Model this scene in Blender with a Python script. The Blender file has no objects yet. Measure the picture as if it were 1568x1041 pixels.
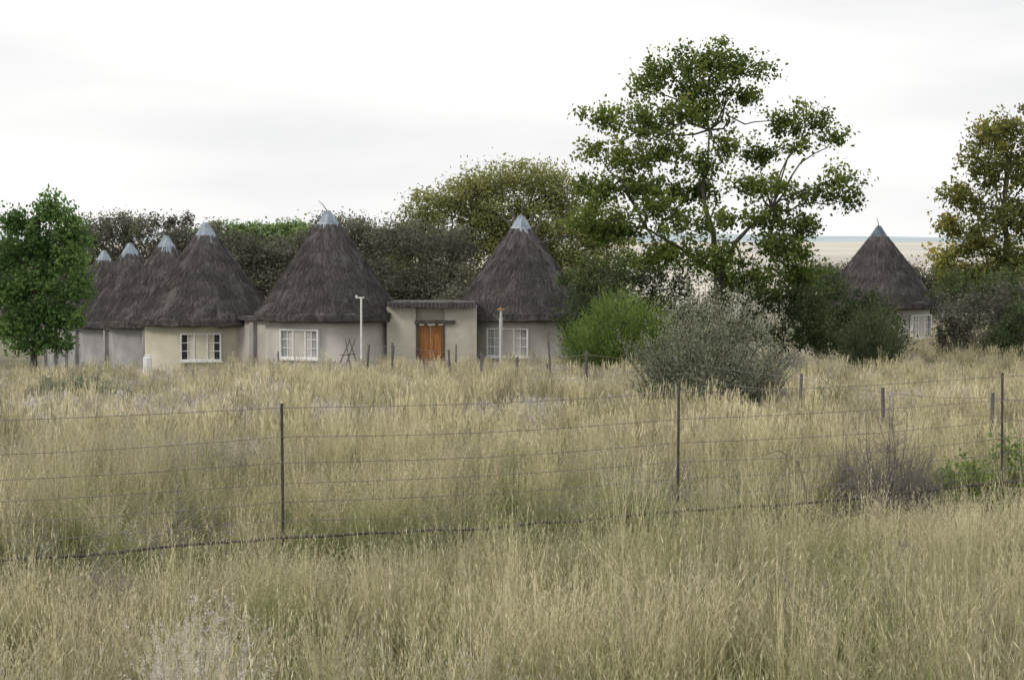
import bpy, math, numpy as np
from mathutils import Vector
rng = np.random.default_rng(7)
scene = bpy.context.scene
CZ = 3.0      # camera height
F = 3136.0    # survey scale used to turn bearings into metres at a true distance

def sv(u, v, d):
    return np.array([(u-784)/F*d, d, CZ-(v-362)/F*d])
def sx(u, d): return (u-784)/F*d

# ------------------------------------------------------------------ terrain
_py = [-60, 0, 8, 13, 20, 30, 45, 70, 90, 118, 200, 400, 1000, 9000]
_pd = [1.6, 2.2, 2.58, 2.97, 3.30, 3.62, 4.2, 5.3, 6.0, 6.65, 8.5, 11, 14, 14]
def ground(x, y):
    x = np.asarray(x, float); y = np.asarray(y, float)
    d = np.interp(y, _py, _pd)
    side = np.clip((-x-8), 0, 25)*0.09*np.clip((y-60)/35, 0, 1)*np.clip((300-y)/100, 0, 1)
    side = side-np.clip((x-8), 0, 25)*0.025*np.clip((y-55)/30, 0, 1)*np.clip((300-y)/100, 0, 1)
    near = np.clip((200-y)/100, 0, 1)
    w = near*(0.05*np.sin(x*0.7+1.3*np.sin(y*0.31))+0.04*np.sin(y*0.53+x*0.21)+0.03*np.sin(x*1.9+y*1.1))
    return CZ-d-side+w

# ------------------------------------------------------------------ materials
def new_mat(name):
    m = bpy.data.materials.new(name); m.use_nodes = True
    nt = m.node_tree; nt.nodes.clear()
    out = nt.nodes.new('ShaderNodeOutputMaterial')
    return m, nt, out
def ramp(nt, stops):
    r = nt.nodes.new('ShaderNodeValToRGB')
    while len(r.color_ramp.elements) < len(stops): r.color_ramp.elements.new(0.5)
    for e, (p, c) in zip(r.color_ramp.elements, stops):
        e.position = p; e.color = (*c, 1)
    return r
def leaf_mat(name, stops, trans=0.35, attr='v'):
    m, nt, out = new_mat(name)
    a = nt.nodes.new('ShaderNodeAttribute'); a.attribute_name = attr
    r = ramp(nt, stops); nt.links.new(a.outputs['Fac'], r.inputs[0])
    df = nt.nodes.new('ShaderNodeBsdfDiffuse'); tr = nt.nodes.new('ShaderNodeBsdfTranslucent')
    nt.links.new(r.outputs[0], df.inputs[0]); nt.links.new(r.outputs[0], tr.inputs[0])
    mx = nt.nodes.new('ShaderNodeMixShader'); mx.inputs[0].default_value = trans
    nt.links.new(df.outputs[0], mx.inputs[1]); nt.links.new(tr.outputs[0], mx.inputs[2])
    nt.links.new(mx.outputs[0], out.inputs[0])
    return m
def grass_mat(name, stops, alt, trans=0.35):
    m, nt, out = new_mat(name)
    N = nt.nodes.new; L = nt.links.new
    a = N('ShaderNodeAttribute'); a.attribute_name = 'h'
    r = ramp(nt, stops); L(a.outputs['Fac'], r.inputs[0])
    g = N('ShaderNodeNewGeometry')
    no = N('ShaderNodeTexNoise'); no.inputs['Scale'].default_value = 0.35; no.inputs['Detail'].default_value = 3
    L(g.outputs['Position'], no.inputs['Vector'])
    mr = N('ShaderNodeMapRange'); mr.inputs[1].default_value = 0.42; mr.inputs[2].default_value = 0.62
    L(no.outputs['Fac'], mr.inputs[0])
    mu = N('ShaderNodeMath'); mu.operation = 'MULTIPLY'; L(mr.outputs[0], mu.inputs[0]); mu.inputs[1].default_value = 0.5
    mc = N('ShaderNodeMixRGB'); L(mu.outputs[0], mc.inputs[0]); L(r.outputs[0], mc.inputs[1]); mc.inputs[2].default_value = (*alt, 1)
    oi = N('ShaderNodeObjectInfo')
    vr = N('ShaderNodeMapRange'); vr.inputs[3].default_value = 0.5; vr.inputs[4].default_value = 1.35
    L(oi.outputs['Random'], vr.inputs[0])
    hs = N('ShaderNodeHueSaturation'); L(mc.outputs[0], hs.inputs['Color']); L(vr.outputs[0], hs.inputs['Value'])
    df = N('ShaderNodeBsdfDiffuse'); tr = N('ShaderNodeBsdfTranslucent')
    L(hs.outputs[0], df.inputs[0]); L(hs.outputs[0], tr.inputs[0])
    mx = N('ShaderNodeMixShader'); mx.inputs[0].default_value = trans
    L(df.outputs[0], mx.inputs[1]); L(tr.outputs[0], mx.inputs[2]); L(mx.outputs[0], out.inputs[0])
    return m
def surf_mat(name, c1, c2, scale=3.0, rough=0.9, bump=0.2, metal=0.0, stretch=(1, 1, 1), detail=6):
    m, nt, out = new_mat(name)
    N = nt.nodes.new; L = nt.links.new
    tc = N('ShaderNodeTexCoord'); mp = N('ShaderNodeMapping'); mp.inputs['Scale'].default_value = stretch
    L(tc.outputs['Object'], mp.inputs[0])
    no = N('ShaderNodeTexNoise'); no.inputs['Scale'].default_value = scale; no.inputs['Detail'].default_value = detail
    L(mp.outputs[0], no.inputs['Vector'])
    r = ramp(nt, [(0.35, c1), (0.68, c2)]); L(no.outputs['Fac'], r.inputs[0])
    b = N('ShaderNodeBsdfPrincipled'); b.inputs['Roughness'].default_value = rough; b.inputs['Metallic'].default_value = metal
    L(r.outputs[0], b.inputs['Base Color'])
    bp = N('ShaderNodeBump'); bp.inputs['Strength'].default_value = bump; bp.inputs['Distance'].default_value = 0.05
    L(no.outputs['Fac'], bp.inputs['Height']); L(bp.outputs[0], b.inputs['Normal'])
    L(b.outputs[0], out.inputs[0])
    return m

M_bark = surf_mat('bark', (0.05, 0.042, 0.035), (0.13, 0.115, 0.1), 6, stretch=(3, 3, 0.6), bump=0.6)
M_barkd = surf_mat('bark_grey', (0.09, 0.08, 0.08), (0.2, 0.18, 0.17), 6, stretch=(3, 3, 0.6), bump=0.5)
M_thatch = surf_mat('thatch', (0.054, 0.049, 0.050), (0.105, 0.095, 0.093), 1.6, stretch=(1.5, 1.5, 0.8), bump=0.6)
M_strand = leaf_mat('thatch_strands', [(0, (0.040, 0.038, 0.041)), (0.6, (0.084, 0.077, 0.077)), (1, (0.15, 0.136, 0.128))], 0.05)
M_cap = surf_mat('sheet_metal_cap', (0.15, 0.19, 0.24), (0.32, 0.37, 0.42), 3, rough=0.5, metal=0.3, bump=0.1)
M_wall = surf_mat('plaster_wall', (0.42, 0.395, 0.37), (0.57, 0.54, 0.50), 1.2, stretch=(1, 1, 0.7))
M_wallc = surf_mat('cream_plaster', (0.46, 0.43, 0.34), (0.58, 0.55, 0.45), 1.2)
M_wallg = surf_mat('grey_plaster', (0.26, 0.255, 0.26), (0.38, 0.37, 0.365), 1.2)
M_white = surf_mat('white_paint', (0.7, 0.7, 0.7), (0.82, 0.82, 0.8), 5, rough=0.6, bump=0.05)
M_glass = surf_mat('dark_glass', (0.02, 0.025, 0.03), (0.05, 0.055, 0.06), 1.5, rough=0.08, bump=0.0)
M_palefill = surf_mat('pale_window_fill', (0.18, 0.19, 0.21), (0.48, 0.49, 0.50), 2.0, rough=0.25, stretch=(4, 4, 0.3), bump=0.1)  # pale, vertically streaked fill for the window panes
M_door = surf_mat('varnished_door', (0.26, 0.10, 0.03), (0.42, 0.18, 0.05), 3, rough=0.5, stretch=(6, 6, 0.5), bump=0.1)
M_dark = surf_mat('dark_timber', (0.05, 0.045, 0.045), (0.10, 0.09, 0.085), 4, stretch=(2, 2, 0.5))
M_post = surf_mat('weathered_post', (0.08, 0.07, 0.065), (0.18, 0.16, 0.145), 8, stretch=(3, 3, 0.4))
M_steel = surf_mat('rusty_steel', (0.045, 0.038, 0.035), (0.10, 0.085, 0.075), 12, rough=0.7, metal=0.2)
M_wire = surf_mat('fence_wire', (0.14, 0.135, 0.13), (0.28, 0.27, 0.26), 12, rough=0.5, metal=0.4)
M_orange = surf_mat('brass_head', (0.34, 0.22, 0.06), (0.42, 0.29, 0.10), 5, rough=0.5)
M_pipe = surf_mat('galvanised_pipe', (0.45, 0.46, 0.47), (0.6, 0.6, 0.6), 5, rough=0.5)

# ------------------------------------------------------------------ mesh builder
class G:
    def __init__(s): s.V = []; s.Q = []; s.M = []; s.A = []; s.n = 0
    def add(s, V, Q, mi=0, v=0.5):
        V = np.asarray(V, float).reshape(-1, 3); Q = np.asarray(Q, int).reshape(-1, 4)
        s.V.append(V); s.Q.append(Q+s.n); s.M.append(np.full(len(Q), mi))
        s.A.append(np.broadcast_to(np.asarray(v, float), (len(V),)).copy()); s.n += len(V)
    def obj(s, name, mats, parent=None, loc=(0, 0, 0), attr='v', smooth=False, link=True):
        V = np.concatenate(s.V); Q = np.concatenate(s.Q); M = np.concatenate(s.M); A = np.concatenate(s.A)
        me = bpy.data.meshes.new(name)
        me.vertices.add(len(V)); me.vertices.foreach_set('co', V.astype(np.float32).ravel())
        me.loops.add(len(Q)*4); me.loops.foreach_set('vertex_index', Q.astype(np.int32).ravel())
        me.polygons.add(len(Q)); me.polygons.foreach_set('loop_start', (np.arange(len(Q))*4).astype(np.int32))
        me.polygons.foreach_set('material_index', M.astype(np.int32))
        me.polygons.foreach_set('use_smooth', np.full(len(Q), smooth))
        for m in mats: me.materials.append(m)
        me.update(calc_edges=True)
        at = me.attributes.new(attr, 'FLOAT', 'POINT'); at.data.foreach_set('value', A.astype(np.float32))
        o = bpy.data.objects.new(name, me); o.location = loc
        if link: scene.collection.objects.link(o)
        if parent: o.parent = parent
        return o
def empty(name, loc=(0, 0, 0), rz=0):
    e = bpy.data.objects.new(name, None); e.location = loc; e.rotation_euler = (0, 0, rz)
    e.empty_display_size = 0.3
    scene.collection.objects.link(e); return e
def box(g, c, s, rz=0, mi=0, tilt=0):
    x, y, z = np.array(s)/2
    P = np.array([[a, b, cc] for cc in (-z, z) for a, b in ((-x, -y), (x, -y), (x, y), (-x, y))])
    if tilt:
        ct, st = math.cos(tilt), math.sin(tilt); P = P@np.array([[ct, 0, -st], [0, 1, 0], [st, 0, ct]])
    cr, sr = math.cos(rz), math.sin(rz)
    P = P@np.array([[cr, sr, 0], [-sr, cr, 0], [0, 0, 1]])+np.array(c)
    g.add(P, [[3, 2, 1, 0], [4, 5, 6, 7], [0, 1, 5, 4], [1, 2, 6, 5], [2, 3, 7, 6], [3, 0, 4, 7]], mi)
def tube(g, pts, rad, seg=6, mi=0, v=0.5):
    pts = np.asarray(pts, float); n = len(pts); rad = np.broadcast_to(rad, (n,))
    T = np.gradient(pts, axis=0); T /= np.linalg.norm(T, axis=1)[:, None]+1e-9
    up = np.array([0, 0, 1.]) if abs(T[0][2]) < 0.8 else np.array([1., 0, 0])
    A = np.cross(T, up); A /= np.linalg.norm(A, axis=1)[:, None]+1e-9; B = np.cross(T, A)
    th = np.arange(seg)/seg*2*np.pi
    V = pts[:, None]+rad[:, None, None]*(A[:, None]*np.cos(th)[None, :, None]+B[:, None]*np.sin(th)[None, :, None])
    i = np.arange(n-1)[:, None]*seg; j = np.arange(seg)[None]; k = (j+1) % seg
    Q = np.stack([i+j, i+k, i+seg+k, i+seg+j], -1).reshape(-1, 4)
    g.add(V.reshape(-1, 3), Q, mi, v)
    for r, flip in ((0, 1), (n-1, 0)):
        c = V[r]
        if seg == 4: g.add(c, [[0, 1, 2, 3]], mi, v)
        elif seg == 6: g.add(c, [[0, 1, 2, 3], [0, 3, 4, 5]], mi, v)
        elif seg == 8: g.add(c, [[0, 1, 2, 3], [0, 3, 4, 7], [4, 5, 6, 7]], mi, v)
def bez(a, b, lift=0.0, n=5, jit=0.0):
    a = np.asarray(a, float); b = np.asarray(b, float); t = np.linspace(0, 1, n)[:, None]
    P = a+(b-a)*t; P[:, 2] += lift*np.sin(t[:, 0]*np.pi)
    if jit: P[1:-1] += rng.normal(0, jit, (n-2, 3))
    return P
def unit(n):
    a = rng.normal(size=(n, 3)); return a/np.linalg.norm(a, axis=1)[:, None]
def leaves(g, P, size, asp=0.5, mi=1, v=None, axis=None, axw=0.0):
    n = len(P); a = unit(n)
    if axis is not None: a = a*(1-axw)+axis*axw; a /= np.linalg.norm(a, axis=1)[:, None]+1e-9
    b = np.cross(a, unit(n)); b /= np.linalg.norm(b, axis=1)[:, None]+1e-9
    L = size*rng.uniform(0.6, 1.3, n)[:, None]/2; W = L*asp
    V = np.stack([P-a*L, P+b*W, P+a*L, P-b*W], 1).reshape(-1, 3)
    Q = np.arange(n*4).reshape(-1, 4)
    g.add(V, Q, mi, np.repeat(v if v is not None else rng.random(n), 4))

def crown(g, blobs, start, dens=1.0, clump=0.4, per=40, leaf=0.16, asp=0.5, br=0.05, twig=True, inner=0.45, shade=0.3, vb=0.0, rs=1.0, flat=0.42):
    """blobs: (center xyz, rx, ry, rz). Leaf clumps through each blob on twigs from a limb."""
    for bl in blobs:
        c = np.array(bl[0]); R = np.array(bl[1:4])*rs
        bv = rng.normal(0, 0.08)
        if br > 0:
            s = start[int(np.argmin([np.linalg.norm(c-np.array(q)) for q in start]))] if isinstance(start, list) else start
            tube(g, bez(s, c, 0.12*np.linalg.norm(c-np.array(s))*rng.uniform(-0.3, 1), 7, 0.10), np.linspace(br*1.6, br*0.5, 7), 6)
        nc = max(8, int(dens*4*(R[0]*R[1]*R[2])**(2/3)/clump**1.3))
        dirs = unit(nc); dirs[:, 2] = np.where(dirs[:, 2] < -0.5, dirs[:, 2]*0.6, dirs[:, 2])
        rad = rng.uniform(inner, 1.0, nc)**0.7
        C = c+dirs*rad[:, None]*R*rng.uniform(0.8, 1.2, nc)[:, None]
        if twig and br > 0:
            for q in C[::3]:
                tube(g, bez(c, q, 0.1, 4, 0.06), np.linspace(br*0.35, br*0.12, 4), 4)
        m = rng.integers(int(per*0.4), int(per*1.6), nc)
        cv = rng.random(nc)
        idx = np.repeat(np.arange(nc), m); n = len(idx)
        cs = clump*rng.uniform(0.5, 1.4, nc)[idx]
        P = C[idx]+rng.normal(0, 1, (n, 3))*cs[:, None]*np.array([0.6, 0.6, flat])
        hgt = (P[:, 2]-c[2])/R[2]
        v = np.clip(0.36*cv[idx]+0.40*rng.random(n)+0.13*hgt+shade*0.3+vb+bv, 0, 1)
        leaves(g, P, leaf, asp, 1, v)

def shrub(g, base, n, H, R, leaf=0.08, per=30, asp=0.4, up=0.5, thick=0.012, start=0.25, curve=0.5, lw=0.5, twigs=3, vb=0.0, mi=1, rag=(0.72, 1.06), tl=(0.12, 0.3)):
    base = np.array(base)
    for i in range(n):
        th = rng.uniform(0, 2*np.pi); rr = R*math.sqrt(rng.random()); h = H*math.sqrt(max(0.06, 1-(rr/R)**2*0.85))*rng.uniform(*rag)
        end = base+np.array([math.cos(th)*rr, math.sin(th)*rr, h])
        s = base+np.array([math.cos(th), math.sin(th), 0])*rr*0.15
        t = np.linspace(0, 1, 6)[:, None]
        P = s+(end-s)*t; P[:, :2] += ((end-s)[:2])*(np.sin(t*np.pi)*0.18*curve); P[1:-1] += rng.normal(0, 0.02*H, (4, 3))
        tube(g, P, np.linspace(thick, thick*0.35, 6), 4)
        segs = [P]
        for k in range(twigs):
            t0 = rng.uniform(0.3, 0.9); p0 = P[int(t0*5)]; l = H*rng.uniform(*tl)
            dv = unit(1)[0]; dv[2] = abs(dv[2])*0.6+up; dv /= np.linalg.norm(dv)
            Q = bez(p0, p0+dv*l, 0, 4, 0.015); tube(g, Q, np.linspace(thick*0.5, thick*0.2, 4), 4); segs.append(Q)
        if per:
            cv = rng.random()
            for Q in segs:
                m = per if Q is P else per//2
                tt = rng.uniform(start if Q is P else 0, 1, m)*(len(Q)-1); a = np.minimum(tt.astype(int), len(Q)-2); f = (tt-a)[:, None]
                p = Q[a]*(1-f)+Q[a+1]*f+rng.normal(0, leaf*0.6, (m, 3))
                ax = (Q[-1]-Q[0]); ax = ax/np.linalg.norm(ax)
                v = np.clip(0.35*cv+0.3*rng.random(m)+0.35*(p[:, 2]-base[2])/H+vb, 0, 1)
                leaves(g, p, leaf, asp, mi, v, ax[None], lw)

# ------------------------------------------------------------------ ground sheet
ys = np.concatenate([np.arange(-40, 160, 1.0), 160*np.geomspace(1, 50, 40)])
xh = np.concatenate([np.arange(0, 70, 1.4), 70*np.geomspace(1, 90, 26)])
xs = np.concatenate([-xh[::-1][:-1], xh])
X, Y = np.meshgrid(xs, ys); Z = ground(X, Y)
g = G(); nx = len(xs); ny = len(ys)
i = np.arange(ny-1)[:, None]*nx; j = np.arange(nx-1)[None]
g.add(np.stack([X, Y, Z], -1).reshape(-1, 3), np.stack([i+j, i+j+1, i+nx+j+1, i+nx+j], -1).reshape(-1, 4))
m, nt, out = new_mat('veld_soil'); N = nt.nodes.new; L = nt.links.new
ge = N('ShaderNodeNewGeometry'); n1 = N('ShaderNodeTexNoise'); n1.inputs['Scale'].default_value = 0.8; n1.inputs['Detail'].default_value = 8
L(ge.outputs['Position'], n1.inputs['Vector'])
r1 = ramp(nt, [(0.35, (0.10, 0.098, 0.055)), (0.55, (0.17, 0.158, 0.105)), (0.72, (0.25, 0.235, 0.18))]); L(n1.outputs['Fac'], r1.inputs[0])
mp = N('ShaderNodeMapping'); mp.inputs['Scale'].default_value = (0.004, 0.0012, 1); L(ge.outputs['Position'], mp.inputs[0])
n2 = N('ShaderNodeTexNoise'); n2.inputs['Scale'].default_value = 1.0; n2.inputs['Detail'].default_value = 5; L(mp.outputs[0], n2.inputs['Vector'])
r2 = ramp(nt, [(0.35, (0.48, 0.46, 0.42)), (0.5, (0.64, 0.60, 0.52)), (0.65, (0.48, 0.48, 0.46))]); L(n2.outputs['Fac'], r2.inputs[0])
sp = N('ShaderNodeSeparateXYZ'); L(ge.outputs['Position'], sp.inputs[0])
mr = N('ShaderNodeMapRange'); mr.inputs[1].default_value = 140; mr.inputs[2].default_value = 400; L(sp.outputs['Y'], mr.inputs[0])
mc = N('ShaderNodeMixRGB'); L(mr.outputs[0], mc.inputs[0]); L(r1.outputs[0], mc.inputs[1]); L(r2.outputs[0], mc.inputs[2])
df = N('ShaderNodeBsdfDiffuse'); L(mc.outputs[0], df.inputs[0]); L(df.outputs[0], out.inputs[0])
g.obj('ground', [m], smooth=True)

# distant hills
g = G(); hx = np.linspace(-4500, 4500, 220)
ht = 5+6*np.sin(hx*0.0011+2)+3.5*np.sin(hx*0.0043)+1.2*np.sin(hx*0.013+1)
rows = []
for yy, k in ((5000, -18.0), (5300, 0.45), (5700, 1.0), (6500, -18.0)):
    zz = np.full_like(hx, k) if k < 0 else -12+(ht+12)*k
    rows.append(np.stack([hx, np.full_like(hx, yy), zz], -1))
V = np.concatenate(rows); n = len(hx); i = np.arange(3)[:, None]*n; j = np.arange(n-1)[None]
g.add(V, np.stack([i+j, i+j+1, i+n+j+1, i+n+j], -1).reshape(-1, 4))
g.obj('distant_hills', [surf_mat('far_hills', (0.36, 0.43, 0.47), (0.46, 0.52, 0.55), 0.004, bump=0)], smooth=True)  # aerial haze is painted into the blue-grey hill colour

# ------------------------------------------------------------------ grass
def blades(g, n, R, H, W, bend, heads=0.0, hl=0.05, K=4, hasp=0.35, hspread=0.03, hn=7, hmin=0.55):
    r = R*np.sqrt(rng.random(n)); th = rng.uniform(0, 2*np.pi, n)
    base = np.stack([r*np.cos(th), r*np.sin(th), np.full(n, -0.03)], -1)
    az = th+rng.normal(0, 0.9, n); h = H*rng.uniform(hmin, 1.08, n); bd = bend*rng.uniform(0.1, 1.3, n)
    d = np.stack([np.cos(az), np.sin(az), np.zeros(n)], -1)
    fa = rng.uniform(0, np.pi, n); s = np.stack([np.cos(fa), np.sin(fa), np.zeros(n)], -1)
    t = np.linspace(0, 1, K+1)
    P = base[:, None]+d[:, None]*(bd*h)[:, None, None]*(t**2)[None, :, None]
    P[..., 2] += h[:, None]*(t-0.35*np.minimum(bd, 1)[:, None]*t**2)
    w = W*rng.uniform(0.6, 1.2, n)[:, None]*(1-0.85*t**1.5)[None]/2
    V = np.stack([P-s[:, None]*w[..., None], P+s[:, None]*w[..., None]], 2).reshape(-1, 3)
    b = np.arange(n)[:, None]*(K+1)*2; k = np.arange(K)[None]*2
    Q = np.stack([b+k, b+k+1, b+k+3, b+k+2], -1).reshape(-1, 4)
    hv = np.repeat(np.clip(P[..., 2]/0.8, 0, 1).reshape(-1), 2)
    g.add(V, Q, 0, hv)
    if heads > 0:
        m = int(n*heads)
        for q in range(hn):
            tt = 0.74+0.27*(q+rng.random(m))/hn
            p = base[:m]+d[:m]*(bd*h)[:m, None]*(tt**2)[:, None]
            p[:, 2] += h[:m]*(tt-0.35*np.minimum(bd[:m], 1)*tt**2)
            p += rng.normal(0, 1, (m, 3))*np.array([1, 1, 0.4])*(hspread*(1.25-tt)*3)[:, None]
            ax = np.tile([0, 0, 1.], (m, 1))+d[:m]*bd[:m, None]*1.6
            ax /= np.linalg.norm(ax, axis=1)[:, None]
            leaves(g, p, hl, hasp, 0, np.clip(0.88+rng.normal(0, 0.10, m), 0, 1), ax, 0.85)

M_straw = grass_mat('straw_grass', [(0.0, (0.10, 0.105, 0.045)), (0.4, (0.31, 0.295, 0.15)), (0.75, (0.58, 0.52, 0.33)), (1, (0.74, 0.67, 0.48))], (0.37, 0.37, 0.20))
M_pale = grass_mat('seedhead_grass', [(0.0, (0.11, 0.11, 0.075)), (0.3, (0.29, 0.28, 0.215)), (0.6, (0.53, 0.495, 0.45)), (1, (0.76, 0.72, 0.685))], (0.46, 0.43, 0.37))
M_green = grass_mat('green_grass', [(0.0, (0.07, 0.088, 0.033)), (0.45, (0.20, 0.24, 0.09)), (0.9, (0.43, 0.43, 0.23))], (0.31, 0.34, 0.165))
def proto(name, mat, calls):
    g = G()
    for c in calls: blades(g, **c)
    return g.obj(name, [mat], attr='h', link=False)
def collect(name, protos):
    c = bpy.data.collections.new(name)
    for p in protos: c.objects.link(p)
    return c
near = []
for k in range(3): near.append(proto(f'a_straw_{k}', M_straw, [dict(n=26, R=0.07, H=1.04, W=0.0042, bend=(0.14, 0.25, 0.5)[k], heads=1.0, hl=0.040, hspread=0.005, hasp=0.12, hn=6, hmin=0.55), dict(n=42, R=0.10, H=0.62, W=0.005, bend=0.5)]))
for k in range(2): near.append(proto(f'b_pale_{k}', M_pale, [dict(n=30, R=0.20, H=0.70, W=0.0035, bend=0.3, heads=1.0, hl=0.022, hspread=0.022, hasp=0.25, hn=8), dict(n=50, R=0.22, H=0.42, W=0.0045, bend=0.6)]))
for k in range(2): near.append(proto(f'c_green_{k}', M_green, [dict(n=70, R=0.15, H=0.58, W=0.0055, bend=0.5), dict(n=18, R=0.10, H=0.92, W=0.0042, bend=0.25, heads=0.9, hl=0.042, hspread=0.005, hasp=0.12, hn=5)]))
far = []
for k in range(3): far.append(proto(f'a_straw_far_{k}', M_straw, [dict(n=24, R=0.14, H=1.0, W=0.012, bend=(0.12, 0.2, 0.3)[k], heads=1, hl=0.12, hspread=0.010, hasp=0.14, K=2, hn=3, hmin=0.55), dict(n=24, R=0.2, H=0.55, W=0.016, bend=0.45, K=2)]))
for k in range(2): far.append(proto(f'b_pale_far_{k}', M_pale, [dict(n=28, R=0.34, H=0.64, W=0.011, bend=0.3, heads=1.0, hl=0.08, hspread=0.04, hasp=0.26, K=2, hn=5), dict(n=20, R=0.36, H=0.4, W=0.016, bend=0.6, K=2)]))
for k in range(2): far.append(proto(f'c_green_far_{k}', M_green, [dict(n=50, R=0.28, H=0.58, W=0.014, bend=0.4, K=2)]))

_w = [(rng.uniform(0, 6.28), rng.normal(size=2)) for _ in range(14)]
def patch(x, y, s):
    t = 0
    for p, k in _w: t = t+np.sin((x*k[0]+y*k[1])*s+p)
    return t/math.sqrt(len(_w)*0.5)
FX = [-14, -10.2, -6.2, -2.21, 1.755, 5.76, 9.7, 13.6]; FY = [14, 15.8, 17.7, 19.6, 21.5, 24.0, 26.4, 28.8]
def scatter_points(name, x, y, smin, smax, coll, mixer, ha=0.2):
    n = len(x); z = ground(x, y)
    p = 0.9*patch(x*0.6, y, 0.5)+0.6*patch(x+40, y-13, 1.8)+rng.normal(0, 0.6, n); q = 0.9*patch(x*0.7-90, y+31, 0.8)+rng.normal(0, 0.6, n)
    typ = mixer(p, q, y)
    idx = np.where(typ == 0, rng.integers(0, 3, n), np.where(typ == 1, rng.integers(3, 5, n), rng.integers(5, 7, n)))
    me = bpy.data.meshes.new(name); me.vertices.add(n); me.vertices.foreach_set('co', np.stack([x, y, z], -1).astype(np.float32).ravel())
    a = me.attributes.new('idx', 'INT', 'POINT'); a.data.foreach_set('value', idx.astype(np.int32))
    a = me.attributes.new('rot', 'FLOAT_VECTOR', 'POINT')
    rv = np.stack([rng.normal(0, 0.08, n), rng.normal(0.03, 0.09, n), rng.uniform(0, 6.28, n)], -1); a.data.foreach_set('vector', rv.astype(np.float32).ravel())
    a = me.attributes.new('scl', 'FLOAT_VECTOR', 'POINT')
    hmod = 1+ha*patch(x+7, y+3, 1.9)
    s = rng.uniform(smin, smax, n)*np.clip(hmod, 0.5, 1.35); wd = rng.uniform(0.85, 1.2, n)
    fd = np.interp(x, FX, FY)-y
    s *= np.where((fd > -0.3) & (fd < 4.0), 0.42+0.12*np.clip(fd, 0, 4), 1)
    a.data.foreach_set('vector', np.stack([wd, wd, s], -1).astype(np.float32).ravel())
    o = bpy.data.objects.new(name, me); scene.collection.objects.link(o)
    ng = bpy.data.node_groups.new(name+'_gn', 'GeometryNodeTree')
    ng.interface.new_socket('Geometry', in_out='INPUT', socket_type='NodeSocketGeometry')
    ng.interface.new_socket('Geometry', in_out='OUTPUT', socket_type='NodeSocketGeometry')
    A = ng.nodes.new; L = ng.links.new
    gi = A('NodeGroupInput'); go = A('NodeGroupOutput'); ip = A('GeometryNodeInstanceOnPoints'); ci = A('GeometryNodeCollectionInfo')
    ci.inputs['Collection'].default_value = coll; ci.inputs['Separate Children'].default_value = True; ci.inputs['Reset Children'].default_value = True
    ip.inputs['Pick Instance'].default_value = True
    def na(nm, ty):
        q = A('GeometryNodeInputNamedAttribute'); q.data_type = ty; q.inputs['Name'].default_value = nm
        return [s for s in q.outputs if s.name == 'Attribute' and s.enabled][0] if any(s.enabled for s in q.outputs) else q.outputs[0]
    L(gi.outputs[0], ip.inputs['Points']); L(ci.outputs[0], ip.inputs['Instance'])
    L(na('idx', 'INT'), ip.inputs['Instance Index']); L(na('rot', 'FLOAT_VECTOR'), ip.inputs['Rotation']); L(na('scl', 'FLOAT_VECTOR'), ip.inputs['Scale'])
    L(ip.outputs[0], go.inputs[0])
    md = o.modifiers.new('scatter', 'NODES'); md.node_group = ng
    return o
def wedge(n, y0, y1, mar):
    y = rng.uniform(y0, y1, n*5); x = rng.uniform(-1, 1, n*5)*(y1*0.26+mar)
    k = np.abs(x) < y*0.26+mar; return x[k][:n], y[k][:n]
def mixn(p, q, y): return np.where(q > 1.0, 2, np.where(p > 0.45, 1, np.where(rng.random(len(p)) < 0.28, 2, 0)))
def mixf(p, q, y): return np.where((q > 1.7) | (rng.random(len(p)) < 0.09), 2, np.where(p > 0.0, 1, 0))
x, y = wedge(7000, 6.5, 30, 3.0)
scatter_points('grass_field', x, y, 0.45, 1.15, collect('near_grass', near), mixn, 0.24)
x1, y1 = wedge(11500, 29, 66, 5); x2, y2 = wedge(16000, 64, 132, 7)
x = np.concatenate([x1, x2]); y = np.concatenate([y1, y2])
HUTS = [  # u, dist, R eave, roof H, eave drop, window(angle,pale_fill)
    (798, 92, 3.2, 4.65, 3.70, (-13, 1)), (503, 90, 3.25, 4.8, 3.66, (-22, 1)), (316, 96, 3.35, 4.75, 4.10, (3, 0)),
    (255, 106, 3.3, 4.7, 4.65, None), (200, 115, 3.2, 4.7, 5.06, None), (160, 125, 3.2, 4.6, 5.45, None), (1345, 112, 3.25, 4.5, 3.9, (46, 1))]
keep = np.ones(len(x), bool)
for h in HUTS: keep &= np.hypot(x-sx(h[0], h[1]), y-h[1]) > 3.0
keep &= ~((x > -6) & (x < 0) & (y > 87.8) & (y < 92))
scatter_points('grass_meadow', x[keep], y[keep], 0.5, 1.1, collect('meadow_grass', far), mixf, 0.16)

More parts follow.
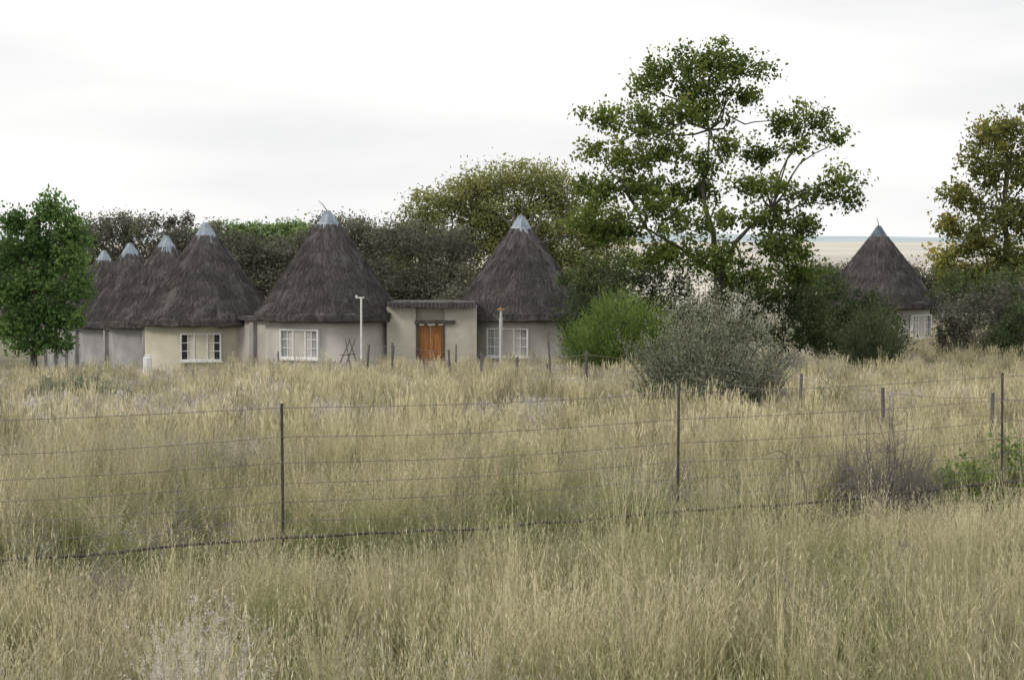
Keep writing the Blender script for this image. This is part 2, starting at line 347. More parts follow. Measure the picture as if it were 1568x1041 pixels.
# ------------------------------------------------------------------ huts
def lathe(g, prof, seg=48, mi=0, jit=0.0, v=0.5):
    prof = np.array(prof); th = np.arange(seg)/seg*2*np.pi; n = len(prof)
    V = np.stack([prof[:, 0][:, None]*np.cos(th), prof[:, 0][:, None]*np.sin(th), np.repeat(prof[:, 1][:, None], seg, 1)], -1)
    if jit: V += rng.normal(0, jit, V.shape)
    i = np.arange(n-1)[:, None]*seg; j = np.arange(seg)[None]; k = (j+1) % seg
    g.add(V.reshape(-1, 3), np.stack([i+j, i+k, i+seg+k, i+seg+j], -1).reshape(-1, 4), mi, v)
def window(parent, c, rz, w, h, pale_fill, name='window'):
    e = empty(name, c, rz); e.parent = parent
    g = G(); box(g, (0, 0.06, 0), (w, 0.04, h)); g.obj('glass', [M_palefill if pale_fill else M_glass], e)
    g = G(); t = 0.07
    for s in (-1, 1):
        box(g, (s*(w/2+t/2), 0, 0), (t, 0.16, h+2*t)); box(g, (0, 0.002, s*(h/2+t/2)), (w-0.004, 0.15, t))
    for q in (-0.17, 0.17): box(g, (q*w, 0.0, 0), (0.06, 0.09, h-0.004))
    for q in (-0.335, 0, 0.335): box(g, (q*w, 0.012, 0), (0.035, 0.05, h-0.006))
    for q in (-1/6, 1/6): box(g, (0, 0.018, q*h), (w-0.006, 0.045, 0.035))
    box(g, (0, -0.06, -h/2-t-0.04), (w+0.3, 0.2, 0.07))
    g.obj('frame', [M_white], e)
def hut(u, d, R, H, ed, win, wall=M_wall, stick=None, capm=M_cap):
    x = sx(u, d); ez = CZ-ed
    gz = float(ground(x, d)); e = empty('thatched_hut', (x, d, gz)); z0 = ez-gz
    rw = R-0.48
    g = G(); lathe(g, [(rw+0.04, -0.6), (rw+0.04, 0.25), (rw, 0.27), (rw, z0+0.12)], 64); g.obj('wall', [wall], e, smooth=True)
    prof = [(rw-0.1, z0+0.15), (R-0.07, z0-0.02), (R+0.02, z0+0.05), (R+0.0, z0+0.32), (R-0.16, z0+0.44), (R*0.86, z0+0.85)]
    for t in np.linspace(0.2, 1, 7):
        rr = R*0.86+(0.48-R*0.86)*t+0.03*math.sin(t*math.pi); prof.append((rr, z0+0.85+(H-0.6-0.85)*t))
    g = G(); lathe(g, prof, 36, 0, 0.02)
    pr = np.array(prof[2:]); seg = np.linalg.norm(np.diff(pr, axis=0), axis=1); cum = np.concatenate([[0], np.cumsum(seg)])
    n = 7000; s = (1-np.sqrt(rng.random(n)*0.98))*cum[-1]; th = rng.uniform(0, 2*np.pi, n); ln = rng.uniform(0.15, 0.4, n)
    s2 = np.minimum(s+ln, cum[-1]); f = lambda q, c: np.interp(q, cum, pr[:, c])
    def pt(q, th, o): r = f(q, 0)+o; return np.stack([r*np.cos(th), r*np.sin(th), f(q, 1)+o*0.3], -1)
    lo = pt(s, th, rng.uniform(0.01, 0.045, n)); hi = pt(s2, th+rng.normal(0, 0.006, n), 0.0)
    lo[:, 2] -= np.where(s < 0.2, rng.uniform(0, 0.10, n), 0)
    wv = np.stack([-np.sin(th), np.cos(th), 0*th], -1)*rng.uniform(0.008, 0.025, n)[:, None]
    V = np.stack([lo-wv, lo+wv, hi+wv, hi-wv], 1).reshape(-1, 3)
    pz, pk = rng.uniform(0, 6, 2)
    band = 0.5+0.22*np.sin(s*6.5+0.8*np.sin(th*2+pz))+0.25*np.sin(th*2+s*1.3+pk)*np.sin(s*2.1+th*5)-np.where(s < 0.45, 0.3, 0)
    g.add(V, np.arange(n*4).reshape(-1, 4), 1, np.repeat(np.clip(band*0.6+rng.random(n)*0.4, 0, 1), 4))
    g.obj('thatch_roof', [M_thatch, M_strand], e)
    g = G(); zt = z0+H
    lathe(g, [(0.72, zt-1.02), (0.75, zt-0.99), (0.42, zt-0.50), (0.13, zt-0.05), (0.02, zt)], 12, 0, 0.012)
    g.obj('metal_roof_cap', [capm], e)
    if stick is not None:
        g = G(); tube(g, [(0, 0, zt-0.1), (stick*0.5, 0, zt+0.22), (stick, 0, zt+0.42)], [0.025, 0.02, 0.012], 6); g.obj('finial_rod', [M_dark], e)
    if win:
        a = math.radians(win[0]); p = (math.sin(a)*(rw-0.03), -math.cos(a)*(rw-0.03), z0-0.93)
        window(e, p, a, 1.72, 1.12, win[1])
    return e
sticks = [None, -0.42, None, None, None, None, -0.12]
M_capd = surf_mat('dark_metal_cap', (0.05, 0.07, 0.10), (0.14, 0.17, 0.2), 3, rough=0.5, metal=0.3, bump=0.1)
for k, h in enumerate(HUTS):
    hut(*h, wall=[M_wall, M_wall, M_wallc, M_wallg, M_wallg, M_wallg, M_wall][k], stick=sticks[k], capm=M_capd if k == 6 else M_cap)

# entrance block between the two front huts
ex, ey = sx(661, 90), 90.0; gz = float(ground(ex, ey-2)); e = empty('entrance_building', (ex, ey, gz))
top = CZ-3.02-gz
g = G()
box(g, (-1.25, 0, top/2-0.25), (1.26, 3.2, top+0.5)); box(g, (1.31, 0, top/2-0.25), (1.38, 3.2, top+0.5)); box(g, (0, 0.15, (top+2.12)/2), (1.236, 2.9, top-2.12))
g.obj('wall', [surf_mat('beige_plaster', (0.43, 0.40, 0.34), (0.55, 0.52, 0.45), 1.2)], e)
g = G(); box(g, (0.05, -0.1, top+0.09), (3.75, 3.7, 0.18))
for q in range(23): box(g, (-1.78+q*0.168, -1.96, top+0.08+rng.normal(0, 0.015)), (0.14, 0.10, 0.2+rng.uniform(0, 0.05)))
g.obj('roof_slab', [M_thatch], e)
g = G(); box(g, (-0.585, -1.56, 1.03), (0.08, 0.14, 2.14)); box(g, (0.585, -1.56, 1.03), (0.08, 0.14, 2.14)); box(g, (0.2, -1.62, 2.22), (1.75, 0.2, 0.16))
g.obj('door_frame', [M_dark], e)
g = G()
for s in (-1, 1):
    box(g, (s*0.272, -1.42, 1.03), (0.53, 0.05, 2.08))
    for zz, hh in ((0.5, 0.7), (1.4, 0.85)):
        for q in (-0.17, 0.17): box(g, (s*0.272+q, -1.455, zz), (0.035, 0.03, hh))
        for q in (-1, 1): box(g, (s*0.272, -1.452, zz+q*(hh/2)), (0.37, 0.028, 0.035))
g.obj('double_door', [M_door], e)
g = G()
for zz in (-0.09, -0.25): box(g, (0, -1.9+zz*1.5, 0.06+zz*0.5), (1.8, 0.5, 0.18))
g.obj('step', [M_wallg], e)

def linkwall(name, u0, d0, u1, d1, vtop_drop, mat, thick=0.3):
    a = np.array([sx(u0, d0), d0]); b = np.array([sx(u1, d1), d1]); c = (a+b)/2; l = np.linalg.norm(b-a); rz = math.atan2(b[1]-a[1], b[0]-a[0])
    gz = float(ground(c[0], c[1])); e = empty(name, (c[0], c[1], gz), rz); t = CZ-vtop_drop-gz
    g = G(); box(g, (0, 0, t/2-0.4), (l, thick, t+0.8)); g.obj('wall_body', [mat], e)
    g = G(); box(g, (0, 0, t+0.09), (l+0.1, thick+0.5, 0.18)); g.obj('thatch_coping', [M_thatch], e)
    g = G()
    for q in np.arange(-l/2+0.4, l/2, 1.8): box(g, (q, -thick/2-0.1, (t-0.1)/2-0.3), (0.3, 0.2, t+0.5))
    g.obj('buttresses', [M_wallg], e)
linkwall('courtyard_wall', 350, 94.5, 460, 90.6, 3.8, M_wall)
linkwall('courtyard_wall', 225, 103.5, 290, 97, 4.5, M_wallg)
linkwall('courtyard_wall', 165, 112, 235, 104.5, 5.0, M_wallg)
linkwall('courtyard_wall', 70, 123, 180, 113, 5.35, M_wallg)

# ------------------------------------------------------------------ foliage materials
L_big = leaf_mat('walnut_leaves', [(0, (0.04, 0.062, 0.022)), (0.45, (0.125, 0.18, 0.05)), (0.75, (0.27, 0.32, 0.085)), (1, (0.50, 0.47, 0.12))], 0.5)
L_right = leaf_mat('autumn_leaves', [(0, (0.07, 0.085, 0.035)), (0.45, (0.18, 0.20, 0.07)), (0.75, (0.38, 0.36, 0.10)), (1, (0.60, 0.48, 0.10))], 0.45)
L_left = leaf_mat('poplar_leaves', [(0, (0.045, 0.09, 0.03)), (0.5, (0.13, 0.23, 0.075)), (1, (0.27, 0.38, 0.13))], 0.45)
L_yel = leaf_mat('willow_leaves', [(0, (0.08, 0.09, 0.045)), (0.5, (0.24, 0.26, 0.10)), (1, (0.46, 0.46, 0.18))], 0.4)
L_grey = leaf_mat('acacia_leaves', [(0, (0.075, 0.074, 0.065)), (0.5, (0.16, 0.16, 0.125)), (1, (0.31, 0.31, 0.21))], 0.35)
L_lime = leaf_mat('distant_poplar_leaves', [(0, (0.10, 0.16, 0.07)), (0.5, (0.22, 0.32, 0.13)), (1, (0.36, 0.46, 0.20))], 0.35)
L_dark = leaf_mat('evergreen_leaves', [(0, (0.035, 0.05, 0.028)), (0.5, (0.10, 0.135, 0.062)), (1, (0.21, 0.26, 0.12))], 0.35)
L_broom = leaf_mat('broom_leaves', [(0, (0.05, 0.08, 0.02)), (0.5, (0.17, 0.26, 0.06)), (1, (0.40, 0.52, 0.14))], 0.4)
L_silver = leaf_mat('silver_leaves', [(0, (0.10, 0.11, 0.08)), (0.5, (0.28, 0.31, 0.21)), (1, (0.58, 0.62, 0.45))], 0.4)
L_seed = leaf_mat('dry_seed_heads', [(0, (0.45, 0.42, 0.38)), (1, (0.85, 0.81, 0.76))], 0.4)
L_weed = leaf_mat('dry_weed_leaves', [(0, (0.14, 0.13, 0.12)), (1, (0.42, 0.39, 0.38))], 0.3)
L_fresh = leaf_mat('fresh_leaves', [(0, (0.07, 0.12, 0.03)), (1, (0.30, 0.40, 0.12))], 0.4)

def B(u, v, d, rx, rz, ry=None, dy=0.0):
    """crown mass centred on bearing (u,v) at distance d; radii given in photo units."""
    s = d/F; c = sv(u, v, d); c[1] += dy
    return (c, rx*s, (ry if ry else rx)*s, rz*s)
def gpos(u, d): x = sx(u, d); return np.array([x, d, float(ground(x, d))])

# big tree
d = 80; b = gpos(1098, d); g = G()
f1 = sv(1100, 420, d); f2 = sv(1092, 355, d); f3 = sv(1125, 372, d); f4 = sv(1075, 290, d); f5 = sv(1180, 320, d); f6 = sv(1085, 200, d); f0 = sv(990, 350, d)
tube(g, [b-[0, 0, .3], b+[0, 0, .8], f1], [0.30, 0.22, 0.17], 8)
tube(g, [f1, sv(1094, 385, d), f2, sv(1080, 320, d), f4], [0.14, 0.12, 0.10, 0.08, 0.06], 8)
tube(g, [f1, sv(1116, 395, d), f3, sv(1150, 345, d), f5], [0.12, 0.10, 0.09, 0.06, 0.04], 8)
tube(g, [f4, sv(1083, 245, d), f6], [0.06, 0.045, 0.03], 8)
tube(g, [f1, sv(1050, 385, d), f0], [0.10, 0.07, 0.04], 8)
bl = [B(1080, 90, d, 48, 30), B(1025, 112, d, 46, 32, dy=.5), B(1135, 105, d, 42, 32, dy=-.5), B(1075, 132, d, 62, 34), B(1060, 175, d, 64, 34), B(985, 138, d, 30, 28),
      B(925, 182, d, 38, 26), B(905, 235, d, 26, 20), B(980, 192, d, 48, 34, dy=-1), B(1020, 230, d, 56, 34, dy=1), B(950, 245, d, 52, 34), B(915, 290, d, 42, 34, dy=.6), B(975, 285, d, 54, 34),
      B(1140, 150, d, 28, 20), B(1110, 225, d, 28, 24), B(1195, 190, d, 36, 26), B(1240, 183, d, 38, 26), B(1275, 212, d, 26, 20), B(1165, 235, d, 40, 26, dy=.8), B(1218, 224, d, 28, 14),
      B(1280, 280, d, 36, 24, dy=-.5), B(1240, 298, d, 40, 22), B(1302, 303, d, 22, 16), B(1150, 285, d, 46, 26, dy=-1), B(1195, 285, d, 32, 18), B(1080, 255, d, 44, 24), B(1060, 295, d, 56, 26, dy=1.2), B(1000, 320, d, 50, 30, dy=-1),
      B(1175, 335, d, 52, 26), B(1230, 345, d, 40, 22), B(1050, 340, d, 54, 26, dy=-1.2), B(950, 350, d, 62, 36, dy=.8), B(900, 340, d, 34, 40), B(1190, 380, d, 62, 32, dy=-.6), B(1120, 335, d, 30, 18, dy=1.4), B(1085, 395, d, 68, 32, dy=-1), B(1010, 390, d, 60, 32), B(1225, 415, d, 50, 36), B(1140, 430, d, 60, 34)]
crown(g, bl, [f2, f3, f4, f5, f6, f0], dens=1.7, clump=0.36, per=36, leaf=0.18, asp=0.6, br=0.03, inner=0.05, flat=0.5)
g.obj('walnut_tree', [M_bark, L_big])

# right tree
d = 100; b = gpos(1560, d); g = G(); f1 = sv(1545, 400, d); f2 = sv(1535, 320, d)
tube(g, [b-[0, 0, .3], sv(1555, 480, d), f1, f2, sv(1545, 240, d)], [0.26, 0.22, 0.17, 0.11, 0.06], 8)
bl = [B(1545, 200, d, 45, 38), B(1512, 210, d, 34, 36), B(1500, 260, d, 42, 40, dy=-.5), B(1555, 270, d, 45, 40), B(1600, 250, d, 50, 60), B(1472, 305, d, 36, 32), B(1525, 330, d, 50, 40, dy=-.8),
      B(1452, 350, d, 28, 22), B(1580, 340, d, 50, 45), B(1490, 375, d, 45, 32), B(1550, 390, d, 50, 36), B(1440, 398, d, 28, 24), B(1620, 400, d, 55, 45), B(1490, 425, d, 55, 28), B(1560, 440, d, 50, 30), B(1640, 310, d, 50, 50)]
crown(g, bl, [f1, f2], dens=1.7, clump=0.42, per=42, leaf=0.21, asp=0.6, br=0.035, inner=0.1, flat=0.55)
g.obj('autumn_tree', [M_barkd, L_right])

# left tree
d = 84; b = gpos(52, d); g = G(); f1 = sv(52, 470, d); f2 = sv(55, 400, d)
tube(g, [b-[0, 0, .3], sv(50, 530, d), f1, f2, sv(60, 330, d)], [0.16, 0.14, 0.12, 0.08, 0.04], 8)
bl = [B(80, 325, d, 32, 30), B(30, 340, d, 32, 28), B(102, 355, d, 30, 30), B(60, 375, d, 45, 36), B(10, 390, d, 38, 36), B(107, 400, d, 34, 36), B(55, 430, d, 48, 36), B(110, 445, d, 34, 32), B(15, 450, d, 42, 36), B(70, 480, d, 48, 30), B(20, 500, d, 42, 28), B(105, 490, d, 32, 24), B(50, 525, d, 42, 18), B(-30, 420, d, 40, 60), B(90, 525, d, 26, 14)]
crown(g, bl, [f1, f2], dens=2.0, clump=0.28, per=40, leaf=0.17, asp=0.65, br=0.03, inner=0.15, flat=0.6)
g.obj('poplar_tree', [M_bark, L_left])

# willows behind the huts
def bgtree(name, trunk_u, d, top_v, blobs, mat, **kw):
    g = G(); b = gpos(trunk_u, d); f = sv(trunk_u, top_v, d)
    tube(g, [b-[0, 0, .3], (b+f)/2, f], [0.35, 0.28, 0.18], 8)
    a = dict(dens=2.2, clump=0.5, per=52, leaf=0.21, asp=0.45, br=0.05, inner=0.4, twig=False, flat=0.65); a.update(kw)
    crown(g, blobs, [f, (b+f)/2], **a); g.obj(name, [M_bark, mat])
d = 118
bgtree('willow_tree', 690, d, 400, [B(645, 330, d, 30, 32), B(670, 316, d, 34, 30), B(700, 305, d, 36, 30), B(728, 315, d, 40, 40), B(690, 360, d, 60, 42), B(628, 380, d, 38, 42), B(740, 365, d, 50, 50), B(700, 430, d, 70, 40), B(640, 440, d, 50, 50)], L_yel)
bgtree('willow_tree', 800, d-3, 380, [B(738, 288, d, 34, 28), B(765, 275, d, 34, 25), B(800, 275, d, 36, 26), B(840, 282, d, 38, 28), B(770, 330, d, 55, 45), B(830, 335, d, 55, 45), B(870, 305, d, 40, 32), B(800, 400, d, 60, 50), B(870, 380, d, 50, 50), B(860, 440, d, 60, 60), B(920, 350, d, 45, 50), B(925, 420, d, 50, 60)], L_yel, vb=0.03)
g = G(); bl = []
for u in range(520, 720, 26): bl.append(B(u, 388+rng.uniform(-20, 18)-(u < 600)*12, 112, rng.uniform(22, 34), 32, dy=rng.uniform(-1.5, 1.5))); bl.append(B(u, 440, 111, 34, 42))
for u in (545, 572, 590): bl.append(B(u, 358, 113, 17, 16))
for u in range(700, 960, 30): bl.append(B(u, 470, 108, 34, 40))
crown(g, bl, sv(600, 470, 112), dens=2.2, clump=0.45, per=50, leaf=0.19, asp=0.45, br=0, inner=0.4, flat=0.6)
for u in range(525, 720, 18): p = gpos(u, 112); tube(g, bez(p, sv(u+rng.uniform(-20, 20), 400, 112), 0, 5, 0.2), np.linspace(0.12, 0.04, 5), 6)
g.obj('acacia_thicket', [M_barkd, L_grey])
# distant rows
g = G(); bl = []
for u in range(90, 620, 15):
    lim = 330 < u < 470
    bl.append(B(u, 366+rng.uniform(-14, 12)+(20 if lim else 0), 150, rng.uniform(9, 19), 16 if lim else 20, 30, dy=rng.uniform(-3, 3))); bl.append(B(u, 405, 149, 22, 26, 30)); bl.append(B(u, 440, 148, 22, 34, 30))
for u in (135, 152, 168, 188, 207, 235, 262, 285, 500, 540): bl.append(B(u, 346+rng.uniform(-7, 5), 150, 9, 11))
for u in range(1440, 1760, 20): bl.append(B(u, 425+rng.uniform(-6, 8), 150, 22, 20, 30)); bl.append(B(u, 460, 149, 22, 28, 30))
for u in range(1230, 1440, 18): bl.append(B(u, 428+rng.uniform(-9, 7), 150, 18, 18, 30)); bl.append(B(u, 465, 149, 22, 28, 30))
for u in range(-120, 90, 20): bl.append(B(u, 400+rng.uniform(-6, 8), 150, 22, 24, 30)); bl.append(B(u, 440, 149, 22, 38, 30)); bl.append(B(u, 490, 148, 24, 36, 30))
crown(g, bl, sv(300, 450, 150), dens=1.7, clump=0.5, per=46, leaf=0.23, asp=0.5, br=0, inner=0.4, flat=0.6)
for u in range(100, 620, 30): p = gpos(u, 150); tube(g, bez(p, sv(u, 400, 150), 0, 4, 0.2), np.linspace(0.15, 0.05, 4), 6)
g.obj('distant_trees', [M_barkd, L_grey])
g = G(); bl = [B(u, 360+rng.uniform(-4, 4), 210, 18, 18, 20) for u in range(310, 480, 14)]+[B(u, 395, 210, 20, 30, 20) for u in range(310, 480, 16)]
crown(g, bl, sv(300, 450, 210), dens=1.8, clump=0.6, per=40, leaf=0.35, asp=0.6, br=0, inner=0.5)
for u in range(310, 480, 30): p = gpos(u, 210); tube(g, bez(p, sv(u, 390, 210), 0, 4, 0.2), np.linspace(0.2, 0.05, 4), 6)
g.obj('distant_poplars', [M_barkd, L_lime])

# bushes made of crowns
def bush(name, blobs, mat, **kw):
    g = G(); c = np.mean([q[0] for q in blobs], axis=0); b = np.array([c[0], c[1], float(ground(c[0], c[1]))])
    a = dict(dens=2.1, clump=0.30, per=44, leaf=0.15, asp=0.42, br=0.02, inner=0.4, twig=False, flat=0.65); a.update(kw)
    crown(g, blobs, b, **a); g.obj(name, [M_bark, mat])
d = 83
bush('evergreen_bush', [B(890, 430, d, 34, 30), B(930, 412, d, 34, 24), B(975, 418, d, 38, 28), B(1020, 440, d, 42, 34), B(885, 480, d, 36, 40), B(1010, 500, d, 60, 50), B(940, 470, d, 60, 50), B(890, 520, d, 34, 34), B(960, 530, d, 60, 30)], L_dark)
bush('evergreen_bush', [B(1130, 450, d, 50, 34), B(1190, 440, d, 50, 36), B(1240, 455, d, 40, 36), B(1100, 500, d, 60, 50), B(1200, 500, d, 70, 50), B(1250, 510, d, 42, 40)], L_dark, vb=0.05)
d = 88
bush('dark_shrub', [B(1285, 470, d, 36, 44), B(1325, 475, d, 36, 34), B(1355, 492, d, 30, 30), B(1310, 515, d, 60, 36), B(1370, 518, d, 25, 24), B(1262, 438, d, 24, 32), B(1270, 520, d, 40, 36)], L_dark, vb=-0.15)
d = 92
bush('grey_bush', [B(1470, 485, d, 38, 34), B(1515, 470, d, 40, 36), B(1565, 475, d, 44, 42), B(1450, 508, d, 24, 26), B(1500, 512, d, 50, 34), B(1560, 515, d, 50, 36), B(1620, 490, d, 44, 44), B(1455, 530, d, 30, 18), B(1620, 525, d, 50, 26)], L_grey, vb=-0.15)
bush('evergreen_bush', [B(1485, 445, 95, 38, 26), B(1535, 438, 95, 40, 28), B(1590, 440, 95, 46, 34), B(1448, 445, 95, 24, 26)], L_dark, vb=0.1)
bush('dark_shrub', [B(1565, 500, 84, 36, 40), B(1610, 500, 84, 44, 44), B(1530, 518, 84, 28, 22), B(1560, 535, 84, 40, 20)], L_dark, vb=-0.1)

g = G(); shrub(g, gpos(950, 75), 360, 3.5, 2.25, leaf=0.18, per=52, asp=0.13, lw=0.75, start=0.12, twigs=3, thick=0.012, rag=(0.75, 1.04)); g.obj('broom_bush', [M_bark, L_broom])
g = G(); shrub(g, gpos(1335, 80), 170, 2.9, 1.5, leaf=0.17, per=40, asp=0.15, lw=0.7, start=0.15, twigs=3, vb=-0.05); g.obj('broom_bush', [M_bark, L_dark])
g = G(); shrub(g, gpos(1088, 46), 150, 3.35, 2.1, leaf=0.07, per=46, asp=0.35, lw=0.5, start=0.45, twigs=9, thick=0.015, curve=0.6, rag=(0.4, 1.12), tl=(0.12, 0.26)); g.obj('silver_shrub', [M_bark, L_silver])
g = G()
for u, dd, h, r in ((75, 50, 1.25, 0.7), (125, 51, 1.5, 0.95), (172, 50, 1.1, 0.7)): shrub(g, gpos(u, dd), 60, h, r, leaf=0.07, per=34, twigs=4, thick=0.008, rag=(0.5, 1.1), vb=-0.1)
g.obj('low_bush', [M_barkd, L_silver])
g = G(); shrub(g, gpos(1275, 42), 60, 1.2, 0.8, leaf=0.07, per=30, thick=0.008); g.obj('low_bush', [M_barkd, L_yel])
g = G()
for u, dd, h, r in ((1500, 24.5, 0.95, 0.35), (1548, 25, 1.0, 0.4), (1470, 25, 0.8, 0.3)): shrub(g, gpos(u, dd), 32, h, r, leaf=0.065, per=28, asp=0.6, thick=0.006, start=0.4, rag=(0.45, 1.15))
g.obj('leafy_weed', [M_barkd, L_fresh])
g = G(); shrub(g, gpos(1365, 23.5), 120, 1.5, 0.75, per=0, twigs=9, thick=0.005, up=0.2, rag=(0.5, 1.1)); shrub(g, gpos(1305, 24), 60, 1.1, 0.5, per=0, twigs=8, thick=0.004, up=0.2)
tube(g, [gpos(1240, 22), gpos(1238, 22)+[0, 0, 0.6], gpos(1225, 22)+[0, 0, 0.95], gpos(1195, 22)+[0, 0, 1.08], gpos(1160, 22)+[0, 0, 1.0]], [0.012, 0.010, 0.008, 0.006, 0.003], 6)
g.obj('dry_thorn_bush', [M_barkd, L_seed])
g = G(); shrub(g, gpos(310, 10.4), 40, 1.12, 0.34, leaf=0.013, per=70, asp=0.7, twigs=8, thick=0.0018, start=0.4, up=0.4, mi=0); shrub(g, gpos(250, 9.2), 30, 1.0, 0.28, leaf=0.013, per=70, asp=0.7, twigs=8, thick=0.0018, start=0.4, mi=0); shrub(g, gpos(385, 9.0), 20, 0.85, 0.2, leaf=0.013, per=60, asp=0.7, twigs=8, thick=0.0018, start=0.4, mi=0)
g.obj('seeding_weed', [L_seed])
# scattered dry forbs through the veld
g = G()
for k in range(110):
    yy = rng.uniform(11, 34); xx = rng.uniform(-1, 1)*(yy*0.26+1.5)
    if abs(np.interp(xx, FX, FY)-yy-1.2) < 1.6: continue
    shrub(g, (xx, yy, float(ground(xx, yy))), 7, rng.uniform(0.6, 1.0), 0.28, leaf=0.028, per=12, asp=0.5, twigs=5, thick=0.0035, start=0.5, rag=(0.6, 1.1), up=0.3)
g.obj('dry_weeds', [M_barkd, L_weed])

# ------------------------------------------------------------------ near wire fence
posts = [(-10.2, 15.8), (-6.2, 17.7), (-2.21, 19.6), (1.755, 21.5), (5.76, 24.0), (9.7, 26.4), (13.6, 28.8)]
e = empty('wire_fence', (0, 0, 0))
g = G()
for x, y in posts:
    z = float(ground(x, y)); lean = rng.normal(0, 0.012)
    tube(g, [(x-lean, y, z-0.3), (x, y, CZ-1.60)], [0.017, 0.015], 6)
g.obj('steel_posts', [M_steel], e)
g = G()
for k, dz in enumerate((1.64, 1.92, 2.17, 2.37, 2.55, 2.73)):
    for (x0, y0), (x1, y1) in zip(posts[:-1], posts[1:]):
        P = bez((x0, y0-0.02, CZ-dz), (x1, y1-0.02, CZ-dz), -rng.uniform(0.02, 0.06), 9)
        tube(g, P, 0.0032, 4)
        if k in (0, 2, 4):
            for q in np.linspace(0.03, 0.97, 26):
                c = P[0]+(P[-1]-P[0])*q; c[2] = np.interp(q, np.linspace(0, 1, 9), P[:, 2]); v = unit(1)[0]*0.018
                tube(g, [c-v, c+v], 0.002, 4)
g.obj('barbed_wires', [M_wire], e)
g = G()
for (x0, y0), (x1, y1) in zip(posts[:-1], posts[1:]):
    tube(g, bez((x0, y0-0.03, CZ-2.89), (x1, y1-0.03, CZ-2.89), -0.03, 12, 0.008), 0.015, 6)
g.obj('bottom_cable', [M_steel], e)

# second farm fence
p2 = [(560, 74), (600, 71), (690, 66), (736, 62), (790, 57), (898, 51), (1030, 46.5), (1225, 39.5), (1355, 37), (1520, 34), (1720, 31)]
e = empty('farm_fence', (0, 0, 0)); g = G(); tops = []
for u, dd in p2:
    q = gpos(u, dd); h = (1.5 if dd > 44 else 1.25)+rng.normal(0, 0.08); l = rng.normal(0, 0.05, 2)
    k = 1 if dd > 44 else 0.75
    tube(g, [q-[0, 0, .3], q+[l[0]*.5, l[1]*.5, h/2], q+[l[0], l[1], h]], [0.052*k, 0.048*k, 0.042*k], 6); tops.append(q+[0, 0, h-0.08])
g.obj('wooden_posts', [M_post], e)
g = G()
for o in (0, 0.3, 0.6, 0.85):
    for a, b2 in zip(tops[:-1], tops[1:]): tube(g, bez(a-[0, 0.05, o], b2-[0, 0.05, o], -0.04, 6), 0.0045, 4)
g.obj('wires', [M_wire], e)
for u, dd, h in ((841, 66, 2.2), (600, 80, 1.4), (648, 79, 1.2), (697, 80, 1.5), (840, 60, 1.1), (425, 84, 1.2)):
    q = gpos(u, dd); g = G(); tube(g, [q-[0, 0, .2], q+[0.02, 0, h*.5], q+[rng.normal(0, .05), 0, h]], [0.045, 0.04, 0.03], 6); g.obj('wooden_stake', [M_post])

# white lamp pole with cross bar
q = gpos(553, 86); g = G(); zt = CZ-(455-362)/F*86
tube(g, [q-[0, 0, .2], (q[0], q[1], zt)], [0.045, 0.04], 8); box(g, (q[0]-0.05, q[1], zt-0.02), (0.36, 0.06, 0.05)); tube(g, [(q[0]-0.2, q[1], zt-0.01), (q[0]-0.2, q[1], zt+0.08)], 0.05, 6)
g.obj('lamp_pole', [M_white])
q = gpos(767, 86); g = G(); zt = CZ-(472-362)/F*86
tube(g, [q-[0, 0, .2], (q[0], q[1], zt-0.4)], [0.085, 0.075], 8); tube(g, [(q[0], q[1], zt-0.4), (q[0], q[1], zt-0.1)], [0.05, 0.05], 8, 0)
box(g, (q[0], q[1], zt-0.05), (0.30, 0.12, 0.06), 0, 1); tube(g, [(q[0], q[1], zt-0.1), (q[0], q[1], zt+0.05)], [0.06, 0.03], 8, 1)
g.obj('standpipe', [M_pipe, M_orange])
# white marker drum
q = gpos(225, 74); g = G()
tube(g, [q+[0, 0, 0.25], q+[0, 0, 0.5], q+[0, 0, 1.25], q+[0, 0, 1.28]], [0.17, 0.17, 0.165, 0.12], 8); box(g, q+[0.02, 0, 0.12], (0.42, 0.4, 0.3)); box(g, q+[0, 0, 1.32], (0.2, 0.2, 0.08))
g.obj('white_marker', [M_white])
# leaning sticks
q = gpos(532, 83); g = G()
for a, b2 in ((-0.5, 0.1), (0.5, 0.05), (0.15, -0.1), (-0.2, 0.3)): tube(g, [q+[a, 0, 0.2], q+[b2, 0.1, 1.6]], [0.035, 0.02], 6)
tube(g, [q+[-0.3, 0, 0.95], q+[0.35, 0, 1.0]], 0.02, 6)
for a in (-0.4, 0.4): tube(g, [q+[a, 0, -0.1], q+[a, 0, 0.4]], 0.03, 6)
g.obj('stick_rack', [M_post])

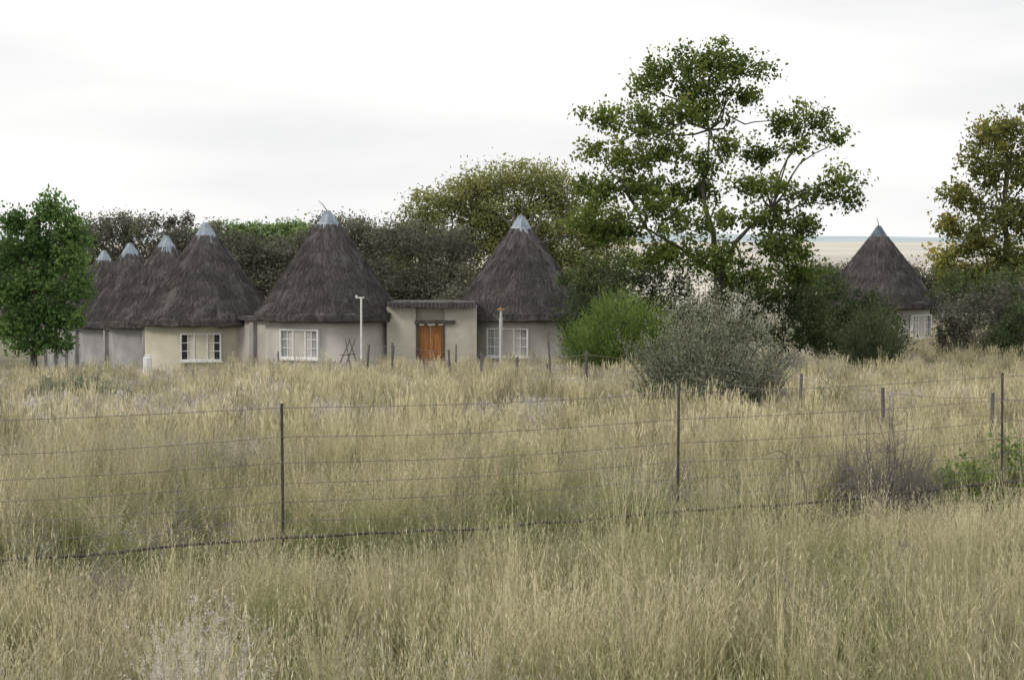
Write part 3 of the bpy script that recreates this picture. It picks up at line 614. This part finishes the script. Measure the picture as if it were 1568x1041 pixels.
# ------------------------------------------------------------------ sky, sun, camera
SE, SR = math.radians(38), math.radians(-60)
w = bpy.data.worlds.new('World'); scene.world = w; w.use_nodes = True; nt = w.node_tree; nt.nodes.clear(); N = nt.nodes.new; L = nt.links.new
sky = N('ShaderNodeTexSky'); sky.sky_type = 'NISHITA'; sky.sun_disc = False; sky.sun_elevation = SE; sky.dust_density = 3
tc = N('ShaderNodeTexCoord'); mp = N('ShaderNodeMapping'); mp.inputs['Scale'].default_value = (1.0, 1.0, 5.5); L(tc.outputs['Generated'], mp.inputs[0])
no = N('ShaderNodeTexNoise'); no.inputs['Scale'].default_value = 3.0; no.inputs['Detail'].default_value = 5; no.inputs['Roughness'].default_value = 0.45; L(mp.outputs[0], no.inputs['Vector'])
rc = ramp(nt, [(0.34, (9.0, 9.05, 9.15)), (0.52, (10.6, 10.5, 10.4)), (0.66, (11.3, 11.2, 11.0))]); L(no.outputs['Fac'], rc.inputs[0])
mx = N('ShaderNodeMixRGB'); mx.inputs[0].default_value = 0.96; L(sky.outputs[0], mx.inputs[1]); L(rc.outputs[0], mx.inputs[2])
bg = N('ShaderNodeBackground'); bg.inputs['Strength'].default_value = 0.1; L(mx.outputs[0], bg.inputs[0])
wo = N('ShaderNodeOutputWorld'); L(bg.outputs[0], wo.inputs[0])
sd = bpy.data.lights.new('sun', 'SUN'); sd.energy = 1.35; sd.angle = math.radians(14); sd.color = (1, 0.92, 0.80)
so = bpy.data.objects.new('sun', sd); scene.collection.objects.link(so)
dirv = Vector((math.sin(SR)*math.cos(SE), -math.cos(SR)*math.cos(SE), math.sin(SE)))
sky.sun_rotation = math.atan2(dirv.x, dirv.y)
so.rotation_euler = dirv.to_track_quat('Z', 'Y').to_euler(); so.location = (-30, -20, 40)
cam = bpy.data.cameras.new('camera'); co = bpy.data.objects.new('camera', cam); scene.collection.objects.link(co)
cam.sensor_width = 36; cam.lens = 72; cam.clip_end = 20000; cam.clip_start = 0.1
co.location = (0, 0, CZ); co.rotation_euler = (math.radians(90)-math.atan((520.5-362)/F), 0, 0)
scene.camera = co
scene.view_settings.view_transform = 'Standard'; scene.view_settings.look = 'None'; scene.view_settings.exposure = 0
print('faces', sum(len(m.polygons) for m in bpy.data.meshes))
